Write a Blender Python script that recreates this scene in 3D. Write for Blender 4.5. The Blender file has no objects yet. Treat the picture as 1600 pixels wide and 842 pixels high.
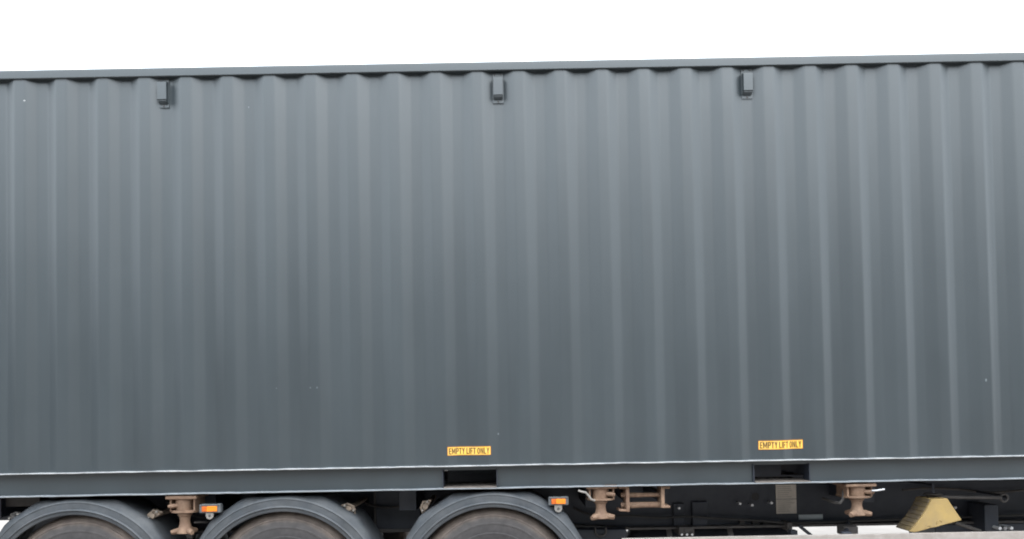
import bpy, bmesh, math, random
from mathutils import Vector, Matrix, noise

random.seed(7)
SC = bpy.context.scene
COL = SC.collection
R = math.radians

# ------------------------------------------------------------------ camera
CAM = Vector((0.0, -4.876, 1.667))
YAW, PITCH, ROLL = R(0.01), R(1.27), R(-1.04)
FPX, PPX, PPY = 1155.0, 800.0, 621.0          # focal length and optical centre, pixels of the 1600 x 842 photograph
_f = Vector((math.sin(YAW)*math.cos(PITCH), math.cos(YAW)*math.cos(PITCH), math.sin(PITCH)))
_r = Vector((math.cos(YAW), -math.sin(YAW), 0.0))
_u = _r.cross(_f)
CR = _r*math.cos(ROLL) + _u*math.sin(ROLL)
CU = _u*math.cos(ROLL) - _r*math.sin(ROLL)
CF = _f
cam = bpy.data.cameras.new('camera')
cam.sensor_fit = 'HORIZONTAL'
cam.sensor_width = 36.0
cam.lens = 36.0*FPX/1600.0
cam.shift_x = (800.0-PPX)/1600.0
cam.shift_y = (PPY-421.0)/1600.0
cam.clip_start = 0.05
cam.clip_end = 2000
camo = bpy.data.objects.new('camera', cam)
COL.objects.link(camo)
m = Matrix((CR, CU, -CF)).transposed().to_4x4()
camo.matrix_world = Matrix.Translation(CAM) @ m
SC.camera = camo

def px(x, y, Y):
    """photo pixel -> world point on the plane at depth Y"""
    D = CR*((x-PPX)/FPX) + CU*(-(y-PPY)/FPX) + CF
    return CAM + D*((Y-CAM.y)/D.y)

# ------------------------------------------------------------------ sky, sun, exposure
SUN_EL, SUN_AZ = R(52), R(28)        # azimuth measured to the right of straight behind the camera
wd = bpy.data.worlds.new('World')
SC.world = wd
wd.use_nodes = True
nt = wd.node_tree
nt.nodes.clear()
N = nt.nodes.new
sky = N('ShaderNodeTexSky'); sky.sky_type = 'NISHITA'; sky.sun_disc = False
sky.sun_elevation = SUN_EL
sky.sun_rotation = math.pi - SUN_AZ
sky.dust_density = 6.0
hs = N('ShaderNodeHueSaturation'); hs.inputs['Saturation'].default_value = 0.15
nt.links.new(sky.outputs[0], hs.inputs['Color'])
tc = N('ShaderNodeTexCoord'); sp = N('ShaderNodeSeparateXYZ')
nt.links.new(tc.outputs['Generated'], sp.inputs[0])
cl = N('ShaderNodeClamp'); nt.links.new(sp.outputs['Z'], cl.inputs[0])
# overcast luminance: the zenith three times as bright as the horizon
mx = N('ShaderNodeMix'); mx.data_type = 'RGBA'
nt.links.new(cl.outputs[0], mx.inputs['Factor'])
mx.inputs['A'].default_value = (8.4, 9.3, 10.05, 1)
mx.inputs['B'].default_value = (26.0, 28.7, 31.0, 1)
mm = N('ShaderNodeMix'); mm.data_type = 'RGBA'; mm.inputs['Factor'].default_value = 0.85
nt.links.new(hs.outputs[0], mm.inputs['A'])
nt.links.new(mx.outputs['Result'], mm.inputs['B'])
bg = N('ShaderNodeBackground'); bg.inputs['Strength'].default_value = 0.12
nt.links.new(mm.outputs['Result'], bg.inputs['Color'])
wo = N('ShaderNodeOutputWorld'); nt.links.new(bg.outputs[0], wo.inputs[0])

sl = bpy.data.lights.new('sun', 'SUN')
sl.energy = 0.5; sl.angle = R(35); sl.color = (1.0, 0.97, 0.93)
so = bpy.data.objects.new('sun', sl); COL.objects.link(so)
sd = Vector((math.sin(SUN_AZ)*math.cos(SUN_EL), -math.cos(SUN_AZ)*math.cos(SUN_EL), math.sin(SUN_EL)))
so.rotation_euler = sd.to_track_quat('Z', 'Y').to_euler()
so.location = sd*30

SC.view_settings.view_transform = 'Standard'
SC.view_settings.look = 'None'
SC.view_settings.exposure = 1.0
SC.view_settings.gamma = 1.0
SC.view_settings.use_curve_mapping = False
SC.render.engine = 'CYCLES'
SC.cycles.use_denoising = True
SC.cycles.pixel_filter_type = 'BLACKMAN_HARRIS'
SC.cycles.filter_width = 1.9
SC.cycles.max_bounces = 8

# ------------------------------------------------------------------ materials
def mat(name, col, rough=0.5, metal=0.0, var=0.0, vscale=3.0, dust=None, dust_amt=0.0, dscale=6.0,
        bump=0.0, bscale=60.0, spec=0.5, vdir=(1, 1, 1), grain=0.0):
    """principled material: colour variation, a patchy film of dust, fine relief"""
    mt = bpy.data.materials.new(name); mt.use_nodes = True
    t = mt.node_tree; b = t.nodes['Principled BSDF']
    b.inputs['Roughness'].default_value = rough
    b.inputs['Metallic'].default_value = metal
    b.inputs['Specular IOR Level'].default_value = spec
    b.inputs['Base Color'].default_value = (*col, 1)
    co = t.nodes.new('ShaderNodeTexCoord')
    mp = t.nodes.new('ShaderNodeMapping'); mp.inputs['Scale'].default_value = vdir
    t.links.new(co.outputs['Object'], mp.inputs['Vector'])
    cur = None
    if var > 0:
        n = t.nodes.new('ShaderNodeTexNoise'); n.inputs['Scale'].default_value = vscale
        n.inputs['Detail'].default_value = 6; n.inputs['Roughness'].default_value = 0.6
        t.links.new(mp.outputs[0], n.inputs['Vector'])
        r_ = t.nodes.new('ShaderNodeMapRange')
        r_.inputs['From Min'].default_value = 0.3; r_.inputs['From Max'].default_value = 0.7
        t.links.new(n.outputs['Fac'], r_.inputs['Value'])
        mxx = t.nodes.new('ShaderNodeMix'); mxx.data_type = 'RGBA'
        mxx.inputs['A'].default_value = (*[c*(1-var) for c in col], 1)
        mxx.inputs['B'].default_value = (*[min(1, c*(1+var)) for c in col], 1)
        t.links.new(r_.outputs[0], mxx.inputs['Factor'])
        cur = mxx.outputs['Result']
        rr = t.nodes.new('ShaderNodeMapRange')
        rr.inputs['To Min'].default_value = max(0.05, rough-0.06); rr.inputs['To Max'].default_value = min(1, rough+0.08)
        t.links.new(n.outputs['Fac'], rr.inputs['Value']); t.links.new(rr.outputs[0], b.inputs['Roughness'])
    if dust:
        n2 = t.nodes.new('ShaderNodeTexNoise'); n2.inputs['Scale'].default_value = dscale
        n2.inputs['Detail'].default_value = 8; n2.inputs['Roughness'].default_value = 0.7
        t.links.new(co.outputs['Object'], n2.inputs['Vector'])
        r2 = t.nodes.new('ShaderNodeMapRange')
        r2.inputs['From Min'].default_value = 0.35; r2.inputs['From Max'].default_value = 0.7
        r2.inputs['To Max'].default_value = dust_amt
        t.links.new(n2.outputs['Fac'], r2.inputs['Value'])
        m2 = t.nodes.new('ShaderNodeMix'); m2.data_type = 'RGBA'
        if cur is not None: t.links.new(cur, m2.inputs['A'])
        else: m2.inputs['A'].default_value = (*col, 1)
        m2.inputs['B'].default_value = (*dust, 1)
        t.links.new(r2.outputs[0], m2.inputs['Factor'])
        cur = m2.outputs['Result']
    if cur is not None:
        t.links.new(cur, b.inputs['Base Color'])
    if bump > 0:
        n3 = t.nodes.new('ShaderNodeTexNoise'); n3.inputs['Scale'].default_value = bscale
        n3.inputs['Detail'].default_value = 4
        t.links.new(co.outputs['Object'], n3.inputs['Vector'])
        bp = t.nodes.new('ShaderNodeBump'); bp.inputs['Strength'].default_value = bump
        bp.inputs['Distance'].default_value = 0.004
        t.links.new(n3.outputs['Fac'], bp.inputs['Height']); t.links.new(bp.outputs[0], b.inputs['Normal'])
    return mt

PAINT = (0.0158, 0.0242, 0.0290)
M = {
    'paint': mat('container_paint', PAINT, 0.40, var=0.13, vscale=1.3, dust=(0.048, 0.058, 0.065), dust_amt=0.14, dscale=1.6,
                 bump=0.04, bscale=140, vdir=(2.6, 2.6, 0.28), spec=1.0),
    'pale_paint': mat('pale_paint_edge', (0.17, 0.18, 0.19), 0.5, var=0.5, vscale=7, dust=(0.50, 0.49, 0.48), dust_amt=0.8, dscale=6),  # much paler than the panel paint, with random lighter patches
    'lip': mat('pale_lip_paint', (0.15, 0.165, 0.18), 0.45, var=0.3, vscale=7, dust=(0.30, 0.30, 0.30), dust_amt=0.5, dscale=10),  # lower flange, paler than the panel paint
    'chip': mat('faint_scuff', (0.16, 0.18, 0.19), 0.5),
    'pocket': mat('dirty_steel', (0.10, 0.085, 0.075), 0.75, var=0.3, vscale=12, dust=(0.22, 0.18, 0.15), dust_amt=0.7, dscale=9),
    'floor': mat('plywood', (0.16, 0.10, 0.06), 0.7, var=0.2),
    'yellow': mat('decal_yellow', (0.80, 0.425, 0.030), 0.5, var=0.14, vscale=14, dust=(0.66, 0.47, 0.20), dust_amt=0.6, dscale=24),
    'ink': mat('decal_ink', (0.045, 0.022, 0.008), 0.55, dust=(0.30, 0.16, 0.03), dust_amt=0.35, dscale=30),
    'border': mat('decal_border', (0.40, 0.13, 0.02), 0.5),
    'black': mat('chassis_paint', (0.022, 0.027, 0.040), 0.5, var=0.25, vscale=4, dust=(0.055, 0.055, 0.057), dust_amt=0.35, dscale=4),
    'grime': mat('grimy_steel', (0.05, 0.047, 0.046), 0.7, var=0.3, vscale=8, dust=(0.10, 0.085, 0.075), dust_amt=0.6, dscale=7),
    'rust': mat('rusty_primer', (0.235, 0.152, 0.10), 0.78, var=0.35, vscale=13, dust=(0.115, 0.06, 0.038), dust_amt=0.85, dscale=17, bump=0.4, bscale=90),
    'mud': mat('mud_caked_steel', (0.10, 0.08, 0.065), 0.9, var=0.4, vscale=30, dust=(0.33, 0.25, 0.185), dust_amt=0.8, dscale=34, bump=0.9, bscale=60),
    'plastic': mat('mudguard_plastic', (0.034, 0.039, 0.046), 0.58, var=0.3, vscale=6, dust=(0.105, 0.105, 0.105), dust_amt=0.5, dscale=7, vdir=(1, 1, 2), bump=0.15, bscale=25),
    'steel': mat('galvanised_steel', (0.42, 0.42, 0.43), 0.45, 0.7, var=0.2, vscale=20),
    'bolt': mat('bright_bolt', (0.75, 0.75, 0.76), 0.35, 0.4),
    'alu': mat('dusty_aluminium', (0.315, 0.277, 0.252), 0.7, 0.0, var=0.14, vscale=9, dust=(0.19, 0.156, 0.132), dust_amt=0.55, dscale=12),
    'lampgrey': mat('lamp_housing_plastic', (0.075, 0.08, 0.085), 0.45, var=0.15, vscale=20, dust=(0.2, 0.2, 0.195), dust_amt=0.4, dscale=18),
    'tab': mat('dusty_tab', (0.23, 0.21, 0.19), 0.6, var=0.15, vscale=30),
    'plate': mat('data_plate_metal', (0.52, 0.47, 0.41), 0.55, var=0.15, vscale=12, dust=(0.62, 0.56, 0.49), dust_amt=0.4, dscale=10),
    'print': mat('plate_print', (0.34, 0.305, 0.265), 0.6),
    'tape': mat('grey_tape', (0.45, 0.49, 0.50), 0.5, var=0.1),
    'chock': mat('yellow_chock_plastic', (0.34, 0.23, 0.078), 0.7, var=0.15, vscale=7, dust=(0.22, 0.16, 0.095), dust_amt=0.55, dscale=9),
    'chockramp': mat('dirty_chock_ramp', (0.085, 0.066, 0.05), 0.8, var=0.4, vscale=12, dust=(0.26, 0.18, 0.06), dust_amt=0.6, dscale=9),
    'rim': mat('painted_rim', (0.55, 0.55, 0.56), 0.4, 0.3, var=0.1, dust=(0.3, 0.26, 0.22), dust_amt=0.5),
    'rubber': mat('black_rubber', (0.02, 0.02, 0.021), 0.7, dust=(0.06, 0.055, 0.05), dust_amt=0.6),
}

def orange_lens():
    mt = mat('orange_lens', (0.76, 0.21, 0.010), 0.22, var=0.1, vscale=30)
    b = mt.node_tree.nodes['Principled BSDF']
    b.inputs['Coat Weight'].default_value = 0.4
    return mt
M['lens'] = orange_lens()
M['lensred'] = mat('dark_orange_lens', (0.50, 0.105, 0.016), 0.25, var=0.1, vscale=30)

def tyre_mat():
    """rubber with dust rubbed on in rings round the axle"""
    mt = bpy.data.materials.new('dusty_tyre'); mt.use_nodes = True
    t = mt.node_tree; b = t.nodes['Principled BSDF']; b.inputs['Roughness'].default_value = 0.8
    co = t.nodes.new('ShaderNodeTexCoord')
    s = t.nodes.new('ShaderNodeSeparateXYZ'); t.links.new(co.outputs['Object'], s.inputs[0])
    c = t.nodes.new('ShaderNodeCombineXYZ')
    t.links.new(s.outputs['X'], c.inputs['X']); t.links.new(s.outputs['Z'], c.inputs['Z'])
    ln = t.nodes.new('ShaderNodeVectorMath'); ln.operation = 'LENGTH'; t.links.new(c.outputs[0], ln.inputs[0])
    n = t.nodes.new('ShaderNodeTexNoise'); n.inputs['Scale'].default_value = 7; n.inputs['Detail'].default_value = 8
    n.inputs['Roughness'].default_value = 0.65
    t.links.new(co.outputs['Object'], n.inputs['Vector'])
    ma = t.nodes.new('ShaderNodeMath'); ma.operation = 'MULTIPLY_ADD'
    t.links.new(n.outputs['Fac'], ma.inputs[0]); ma.inputs[1].default_value = 0.085
    t.links.new(ln.outputs['Value'], ma.inputs[2])
    rp = t.nodes.new('ShaderNodeValToRGB')
    rp.color_ramp.elements[0].position = 0.42; rp.color_ramp.elements[0].color = (0.066, 0.061, 0.062, 1)
    rp.color_ramp.elements[1].position = 0.60; rp.color_ramp.elements[1].color = (0.10, 0.09, 0.085, 1)
    for p, cc in ((0.49, (0.078, 0.070, 0.068)), (0.515, (0.16, 0.128, 0.11)), (0.55, (0.215, 0.17, 0.142))):
        e = rp.color_ramp.elements.new(p); e.color = (*cc, 1)
    t.links.new(ma.outputs[0], rp.inputs[0])
    n2 = t.nodes.new('ShaderNodeTexNoise'); n2.inputs['Scale'].default_value = 22; n2.inputs['Detail'].default_value = 6
    t.links.new(co.outputs['Object'], n2.inputs['Vector'])
    mr = t.nodes.new('ShaderNodeMapRange'); mr.inputs['To Min'].default_value = 0.40; mr.inputs['To Max'].default_value = 1.25
    t.links.new(n2.outputs['Fac'], mr.inputs['Value'])
    mu = t.nodes.new('ShaderNodeMix'); mu.data_type = 'RGBA'; mu.blend_type = 'MULTIPLY'; mu.inputs['Factor'].default_value = 1
    t.links.new(rp.outputs[0], mu.inputs['A']); t.links.new(mr.outputs[0], mu.inputs['B'])
    t.links.new(mu.outputs['Result'], b.inputs['Base Color'])
    return mt
M['tyre'] = tyre_mat()

# ------------------------------------------------------------------ mesh helpers
class MB:
    def __init__(s): s.bm = bmesh.new()
    def _merge(s, b):
        me = bpy.data.meshes.new('tmp'); b.to_mesh(me); b.free()
        s.bm.from_mesh(me); bpy.data.meshes.remove(me)
    def box(s, x0, x1, y0, y1, z0, z1, bev=0.0, seg=2, mtx=None):
        b = bmesh.new()
        bmesh.ops.create_cube(b, size=1)
        for v in b.verts:
            v.co = Vector(((x0+x1)/2 + v.co.x*(x1-x0), (y0+y1)/2 + v.co.y*(y1-y0), (z0+z1)/2 + v.co.z*(z1-z0)))
        if bev: bmesh.ops.bevel(b, geom=b.edges[:], offset=bev, segments=seg, affect='EDGES', profile=0.5)
        if mtx: bmesh.ops.transform(b, matrix=mtx, verts=b.verts)
        s._merge(b); return s
    def prism(s, poly, y0, y1, bev=0.0, axis='Y', seg=2):
        """extrude a polygon of (x, z) points from y0 to y1"""
        b = bmesh.new()
        f0 = [b.verts.new((p[0], y0, p[1])) for p in poly]
        f1 = [b.verts.new((p[0], y1, p[1])) for p in poly]
        n = len(poly)
        b.faces.new(f0); b.faces.new(f1[::-1])
        for i in range(n):
            b.faces.new((f0[i], f1[i], f1[(i+1) % n], f0[(i+1) % n]))
        bmesh.ops.recalc_face_normals(b, faces=b.faces)
        if bev: bmesh.ops.bevel(b, geom=b.edges[:], offset=bev, segments=seg, affect='EDGES', profile=0.5, clamp_overlap=True)
        s._merge(b); return s
    def tube(s, pts, r, seg=10, caps=True, radii=None):
        pts = [Vector(p) for p in pts]
        b = bmesh.new(); rings = []
        up = None
        for i, p in enumerate(pts):
            d = (pts[min(i+1, len(pts)-1)] - pts[max(i-1, 0)]).normalized()
            if up is None:
                up = Vector((0, 0, 1)) if abs(d.z) < 0.9 else Vector((0, 1, 0))
            a = d.cross(up).normalized(); c = a.cross(d).normalized(); up = c
            rr = radii[i] if radii else r
            rings.append([b.verts.new(p + (a*math.cos(2*math.pi*k/seg) + c*math.sin(2*math.pi*k/seg))*rr) for k in range(seg)])
        for i in range(len(rings)-1):
            for k in range(seg):
                b.faces.new((rings[i][k], rings[i][(k+1) % seg], rings[i+1][(k+1) % seg], rings[i+1][k]))
        if caps:
            b.faces.new(rings[0][::-1]); b.faces.new(rings[-1])
        bmesh.ops.recalc_face_normals(b, faces=b.faces)
        s._merge(b); return s
    def lathe(s, prof, c, axis='Z', seg=32, close=False):
        """profile of (radius, height along axis) turned round c"""
        b = bmesh.new(); rings = []
        for r, h in prof:
            ring = []
            for k in range(seg):
                a = 2*math.pi*k/seg; x, y = r*math.cos(a), r*math.sin(a)
                v = (x, y, h) if axis == 'Z' else (x, h, y)
                ring.append(b.verts.new(Vector(c) + Vector(v)))
            rings.append(ring)
        L = len(rings)
        for i in range(L if close else L-1):
            for k in range(seg):
                b.faces.new((rings[i][k], rings[i][(k+1) % seg], rings[(i+1) % L][(k+1) % seg], rings[(i+1) % L][k]))
        if not close:
            if prof[0][0] > 1e-5: b.faces.new(rings[0])
            if prof[-1][0] > 1e-5: b.faces.new(rings[-1])
        bmesh.ops.recalc_face_normals(b, faces=b.faces)
        s._merge(b); return s
    def grid(s, rows):
        """rows of points -> quads"""
        vs = [[s.bm.verts.new(p) for p in row] for row in rows]
        for i in range(len(vs)-1):
            for j in range(len(vs[0])-1):
                s.bm.faces.new((vs[i][j], vs[i][j+1], vs[i+1][j+1], vs[i+1][j]))
        return s
    def jitter(s, amp, scale, seed=0.0):
        for v in s.bm.verts:
            v.co += noise.noise_vector(v.co*scale + Vector((seed, seed*2, 0)))*amp
        return s
    def build(s, name, m_, parent=None, sharp=35):
        me = bpy.data.meshes.new(name)
        s.bm.to_mesh(me); s.bm.free()
        me.materials.append(M[m_] if isinstance(m_, str) else m_)
        for p in me.polygons: p.use_smooth = True
        me.set_sharp_from_angle(angle=R(sharp))
        o = bpy.data.objects.new(name, me)
        if sharp < 50:
            wn = o.modifiers.new('weighted_normals', 'WEIGHTED_NORMAL'); wn.keep_sharp = True
        return link(o, parent)

def link(o, parent=None):
    COL.objects.link(o)
    if parent is not None:
        o.parent = parent
        if parent.get('root'): o.matrix_parent_inverse = Matrix.Translation(-parent.location)
    return o

def thing(name, loc, label, cat, group=None):
    o = bpy.data.objects.new(name, None); COL.objects.link(o)
    o.empty_display_size = 0.2
    o.location = loc; o['label'] = label; o['category'] = cat; o['root'] = True
    if group: o['group'] = group
    return o

def holder(name, parent, loc=(0, 0, 0)):
    """an Empty that is a part of parent and carries sub-parts"""
    o = bpy.data.objects.new(name, None); o.empty_display_size = 0.05
    link(o, parent); o.location = loc
    return o

# ------------------------------------------------------------------ ground
def ground_mat():
    mt = mat('yard_concrete', (0.205, 0.179, 0.160), 0.85, var=0.14, vscale=0.5, dust=(0.14, 0.117, 0.102), dust_amt=0.5, dscale=2.2,
             bump=0.4, bscale=30)
    return mt
g = MB()
g.grid([[(x, y, 0.0) for x in (-900, -60, -10, 10, 60, 900)] for y in (-900, -60, -8, 8, 60, 900)])
go = g.build('ground', ground_mat()); go['kind'] = 'structure'
go['label'] = 'pale dusty concrete yard under the trailer'

# ------------------------------------------------------------------ unseen block added behind the camera to darken low reflections in the paint
M['clad'] = mat('blocker_dark', (0.07, 0.075, 0.08), 0.6, var=0.15, vscale=0.6)
M['door'] = mat('blocker_door', (0.12, 0.125, 0.13), 0.5, var=0.1)
M['trim'] = mat('blocker_trim', (0.25, 0.25, 0.26), 0.5)
blocker = thing('reflection_blocker', (-12, -24, 0), 'unseen dark block added behind the camera to darken reflections in the container paint', 'light blocker')
WH = 9.5
q = MB()
q.box(-48, 42, -44, -22, 0, WH); q.build('blocker_wall', 'clad', blocker)
q = MB(); q.box(-48, -22, -21.99, 9, 0, WH-4.0); q.build('wing', 'clad', blocker)  # side arm added out of view to darken glancing reflections on the left
q = MB(); q.box(-48.3, 42.3, -44.3, -21.7, WH+0.002, WH+0.35); q.build('blocker_eaves', 'trim', blocker)
for i in range(11):
    x_ = -14 + i*5.0
    q = MB(); q.box(x_, x_+3.6, -22.0+0.001, -21.9, 0.0, 4.2); d_ = q.build('blocker_door', 'door', blocker)
    q = MB(); q.box(x_-0.15, x_+3.75, -21.999, -21.86, 4.201, 4.45); q.build('blocker_lintel', 'trim', d_)

# ------------------------------------------------------------------ the container
ZB = 1.18                       # underside of the container's bottom rail
ZT = ZB + 2.835
XL, XR_ = -5.34, 6.85
W = 2.438
PIT = 0.278
X0 = -3.216                     # right edge of the crest numbered 0
YC, DEP = 0.011, 0.029

cont = thing('shipping_container', ((XL+XR_)/2, W/2, ZB),
             'dark grey corrugated steel shipping container carried on a skeletal trailer', 'container')

def prof_raw(x):
    t = (x - X0) % PIT
    if t < 0.068: return YC + DEP*t/0.068
    if t < 0.138: return YC + DEP
    if t < 0.206: return YC + DEP*(0.206-t)/0.068
    return YC
def prof(x):
    """bends rounded to the radius of the press tool"""
    w = 0.011
    return sum(prof_raw(x + w*(k/4.0)) for k in range(-4, 5))/9.0

def panel_xs(xa, xb):
    xs = [xa]
    n = math.floor((xa-X0)/PIT)
    base = [0.0, 0.068, 0.138, 0.206]
    offs = sorted({round(b+o, 4) % PIT for b in base for o in (-0.013, -0.008, -0.0027, 0.0027, 0.008, 0.013)} | {0.034, 0.103, 0.172, 0.242})
    while X0 + n*PIT < xb:
        for o in offs:
            x = X0 + n*PIT + o
            if xa + 0.002 < x < xb - 0.002: xs.append(x)
        n += 1
    xs.append(xb)
    return sorted(xs)

def dent(x, z):
    p = Vector((x*0.9, z*0.45, 3.1))
    q = Vector((x*3.1, z*1.1, 8.7))
    return noise.noise(p)*0.0030 + noise.noise(q)*0.0012

def surf(x, z):
    """outer face of the near side panel"""
    e = min(1.0, max(0.0, (z-ZB-0.156)/0.2), max(0.0, (ZB+2.775-z)/0.2))
    return prof(x) + dent(x, z)*e

PX0, PX1 = XL+0.11, XR_-0.11
xs = panel_xs(PX0, PX1)
zs = [ZB+0.1555 + (2.62)*k/26.0 for k in range(27)]
p = MB()
p.grid([[(x, surf(x, z), z) for x in xs] for z in zs])
bmesh.ops.recalc_face_normals(p.bm, faces=p.bm.faces)
if sum(f.normal.y for f in p.bm.faces) > 0: bmesh.ops.reverse_faces(p.bm, faces=p.bm.faces)
panel = p.build('side_panel', 'paint', cont, 60)
# far side and ends, the same corrugation
p = MB(); p.grid([[(x, W-prof(x), z) for x in xs[::3]] for z in (ZB+0.156, ZB+2.775)])
p.build('side_panel', 'paint', cont, 60)
for xe, sg in ((XL+0.02, 1), (XR_-0.02, -1)):
    p = MB()
    ys = [0.12 + (W-0.24)*k/60.0 for k in range(61)]
    p.grid([[(xe + sg*(0.0 + (prof((y-0.12)*1.0)-YC)*1.0), y, z) for y in ys] for z in (ZB+0.12, ZB+2.72)])
    p.build('end_panel', 'paint', cont, 60)

# top rails (square tube)
for y0 in (0.0, W-0.06):
    t = MB()
    n = 48
    for i in range(1): pass
    t.box(XL+0.15, XR_-0.15, y0, y0+0.06, ZT-0.060, ZT, 0.006, 3)
    t.build('top_side_rail', 'paint', cont)
# roof sheet
rf = MB()
rows = []
for y in (0.03, W-0.03):
    rows.append([(x, y, ZT+0.004 - (0.016 if (int((x-XL)/0.105) % 2) else 0.0)) for x in [XL+0.1+0.035*k for k in range(int((XR_-XL-0.2)/0.035))]])
rf.grid(rows); rf.build('roof', 'paint', cont, 60)
# corner posts and castings
for xc in (XL, XR_-0.178):
    for yc in (0.0, W-0.162):
        q = MB(); q.box(xc+0.01, xc+0.165, yc+0.004, yc+0.158, ZB+0.118, ZT-0.118, 0.01); q.build('corner_post', 'paint', cont)
        for zc in (ZB-0.012, ZT-0.112):
            q = MB(); q.box(xc, xc+0.178, yc, yc+0.162, zc, zc+0.118, 0.012)
            c_ = q.build('corner_casting', 'paint', cont)
            h = MB(); h.lathe([(0.0, 0.0), (0.034, 0.0), (0.034, 0.002), (0.0, 0.002)], (xc+0.089, yc+(-0.003 if yc == 0 else 0.163), zc+0.06), axis='Y', seg=20)
            h.build('casting_hole', 'black', c_)
for xe in (XL+0.02, XR_-0.14):
    for z0, z1 in ((ZB+0.0, ZB+0.118), (ZT-0.118, ZT)):
        q = MB(); q.box(xe, xe+0.12, 0.164, W-0.164, z0, z1, 0.006); q.build('end_rail', 'paint', cont)

# bottom side rail: a channel open outwards, cut for the two fork pockets
WEB = 0.048
pockets = []
for xa, xb in ((693.0, 776.0), (1177.5, 1263.0)):
    a = px(xa, 748, WEB).x; b = px(xb, 748, WEB).x
    pockets.append((a, b))
ra, rb = XL+0.17, XR_-0.17
PZ0, PZ1 = ZB+0.0065, ZB+0.122
def wav(x, s): return 0.0026*noise.noise(Vector((x*3.6, s, 0))) + 0.0014*noise.noise(Vector((x*13.0, s+4, 0)))
def strip(x0, x1, fn, step=0.05):
    n = max(1, int((x1-x0)/step)); return [[fn(x0+(x1-x0)*k/n)[j] for k in range(n+1)] for j in range(len(fn(x0)))]
rail = MB()
# web pieces between pockets, plus the strip above each pocket
cuts = [ra] + [c for pk in pockets for c in pk] + [rb]
for i in range(0, len(cuts), 2):
    rail.box(cuts[i], cuts[i+1], WEB, WEB+0.0045, ZB+0.0065, ZB+0.147)
for a, b in pockets:
    rail.box(a, b, WEB, WEB+0.0045, PZ1, ZB+0.147)
railo = rail.build('bottom_side_rail', 'paint', cont)
q = MB(); q.box(ra, rb, W-0.006, W, ZB, ZB+0.155); q.box(ra, rb, W-0.05, W-0.006, ZB+0.147, ZB+0.155); q.build('bottom_side_rail', 'paint', cont)
def flange(name, z0, z1, yo, seed, mname, yi):
    """a rolled flange: rounded outer edge, slightly wavy from handling"""
    fl = MB(); h = (z1-z0)/2; zc = (z0+z1)/2
    def fn(x):
        d = wav(x, seed); e = 0.0025*noise.noise(Vector((x*2.1, seed+9, 0)))
        out = [(x, yi, z1+d)]
        for k in range(7):
            a = math.pi/2 + math.pi*k/6
            out.append((x, yo+h+e + math.cos(a)*h, zc + math.sin(a)*h + d))
        out.append((x, yi, z0+d))
        return out
    fl.grid(strip(ra, rb, fn, 0.03))
    bmesh.ops.recalc_face_normals(fl.bm, faces=fl.bm.faces)
    return fl.build(name, mname, railo, 60)
flange('upper_flange', ZB+0.1478, ZB+0.1560, -0.014, 1.0, 'pale_paint', 0.056)
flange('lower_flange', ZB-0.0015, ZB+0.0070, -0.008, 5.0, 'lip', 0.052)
# fork pockets
for a, b in pockets:
    fp = holder('fork_pocket', cont)
    for xx in (a-0.006, b):
        q = MB(); q.box(xx, xx+0.006, 0.030, 0.13, PZ0+0.002, PZ1+0.004); q.build('pocket_side', 'black', fp)
    q = MB(); q.box(a, b, WEB+0.006, 0.60, PZ1, PZ1+0.005); q.build('pocket_roof', 'black', fp)
    q = MB(); q.box(a+0.001, b-0.001, -0.004, 0.36, ZB+0.0072, ZB+0.0125, 0.002); 
    q.build('pocket_floor', 'pocket', fp)
    q = MB(); q.box(a-0.02, b+0.02, 0.60, 0.606, ZB+0.002, PZ1+0.03); q.build('pocket_back', 'black', fp)
# floor and cross members
q = MB(); q.box(XL+0.1, XR_-0.1, 0.056, W-0.056, ZB+0.16, ZB+0.19); q.build('floor', 'floor', cont)
k = 0
x = XL+0.35
while x < XR_-0.3:
    if not any(a-0.06 < x < b+0.06 for a, b in pockets):
        q = MB(); q.box(x, x+0.045, 0.05, W-0.05, ZB+0.03, ZB+0.155); q.build('cross_member', 'black', cont)
    x += 0.305

# ventilators, each in a trough of the side panel
def ventilator(n, zt, dx=0.0):
    xc = X0 + n*PIT + 0.103 + dx
    yb = prof(xc) - 0.001
    v = holder('ventilator', cont)
    w, zb = 0.036, zt-0.205
    q = MB(); q.box(xc-w, xc+w, yb-0.006, yb+0.002, zb, zt, 0.0015); q.build('back_plate', 'paint', v)
    yo = yb-0.038; hw = 0.031
    def cheeks(lo, hi_):
        """solid between two (y, z) outlines at the two sides"""
        b = bmesh.new()
        A_ = [b.verts.new((xc-hw, y_, z_)) for y_, z_ in lo]; B_ = [b.verts.new((xc+hw, y_, z_)) for y_, z_ in lo]
        b.faces.new(A_); b.faces.new(B_[::-1])
        for i in range(len(A_)): b.faces.new((A_[i], B_[i], B_[(i+1) % len(A_)], A_[(i+1) % len(A_)]))
        bmesh.ops.recalc_face_normals(b, faces=b.faces)
        bmesh.ops.bevel(b, geom=b.edges[:], offset=0.0025, segments=2, affect='EDGES', profile=0.5)
        return b
    q = MB(); q._merge(cheeks([(yb-0.005, zt-0.032), (yo, zt-0.0445), (yo, zt-0.160), (yo+0.004, zt-0.161), (yb-0.005, zt-0.180)], None))
    q.build('hood', 'paint', v)
    dy, dz = (yb-0.008)-(yo+0.007), -0.0165
    for i in range(6):
        t_ = (i+0.5)/6.0
        y_ = yo+0.007+dy*t_; z_ = zt-0.1635+dz*t_
        q = MB(); q.box(xc-0.027, xc+0.027, y_-0.0016, y_+0.0016, z_-0.0035, z_+0.002); q.build('louvre', 'paint', v)
    for sx, sz in ((-0.022, zt-0.012), (0.022, zt-0.012), (0.0, zb+0.011)):
        q = MB(); q.lathe([(0.0, -0.004), (0.004, -0.0035), (0.006, 0.0)], (xc+sx, yb-0.006, sz), axis='Y', seg=10)
        q.build('screw', 'grime', v)
    return v
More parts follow.
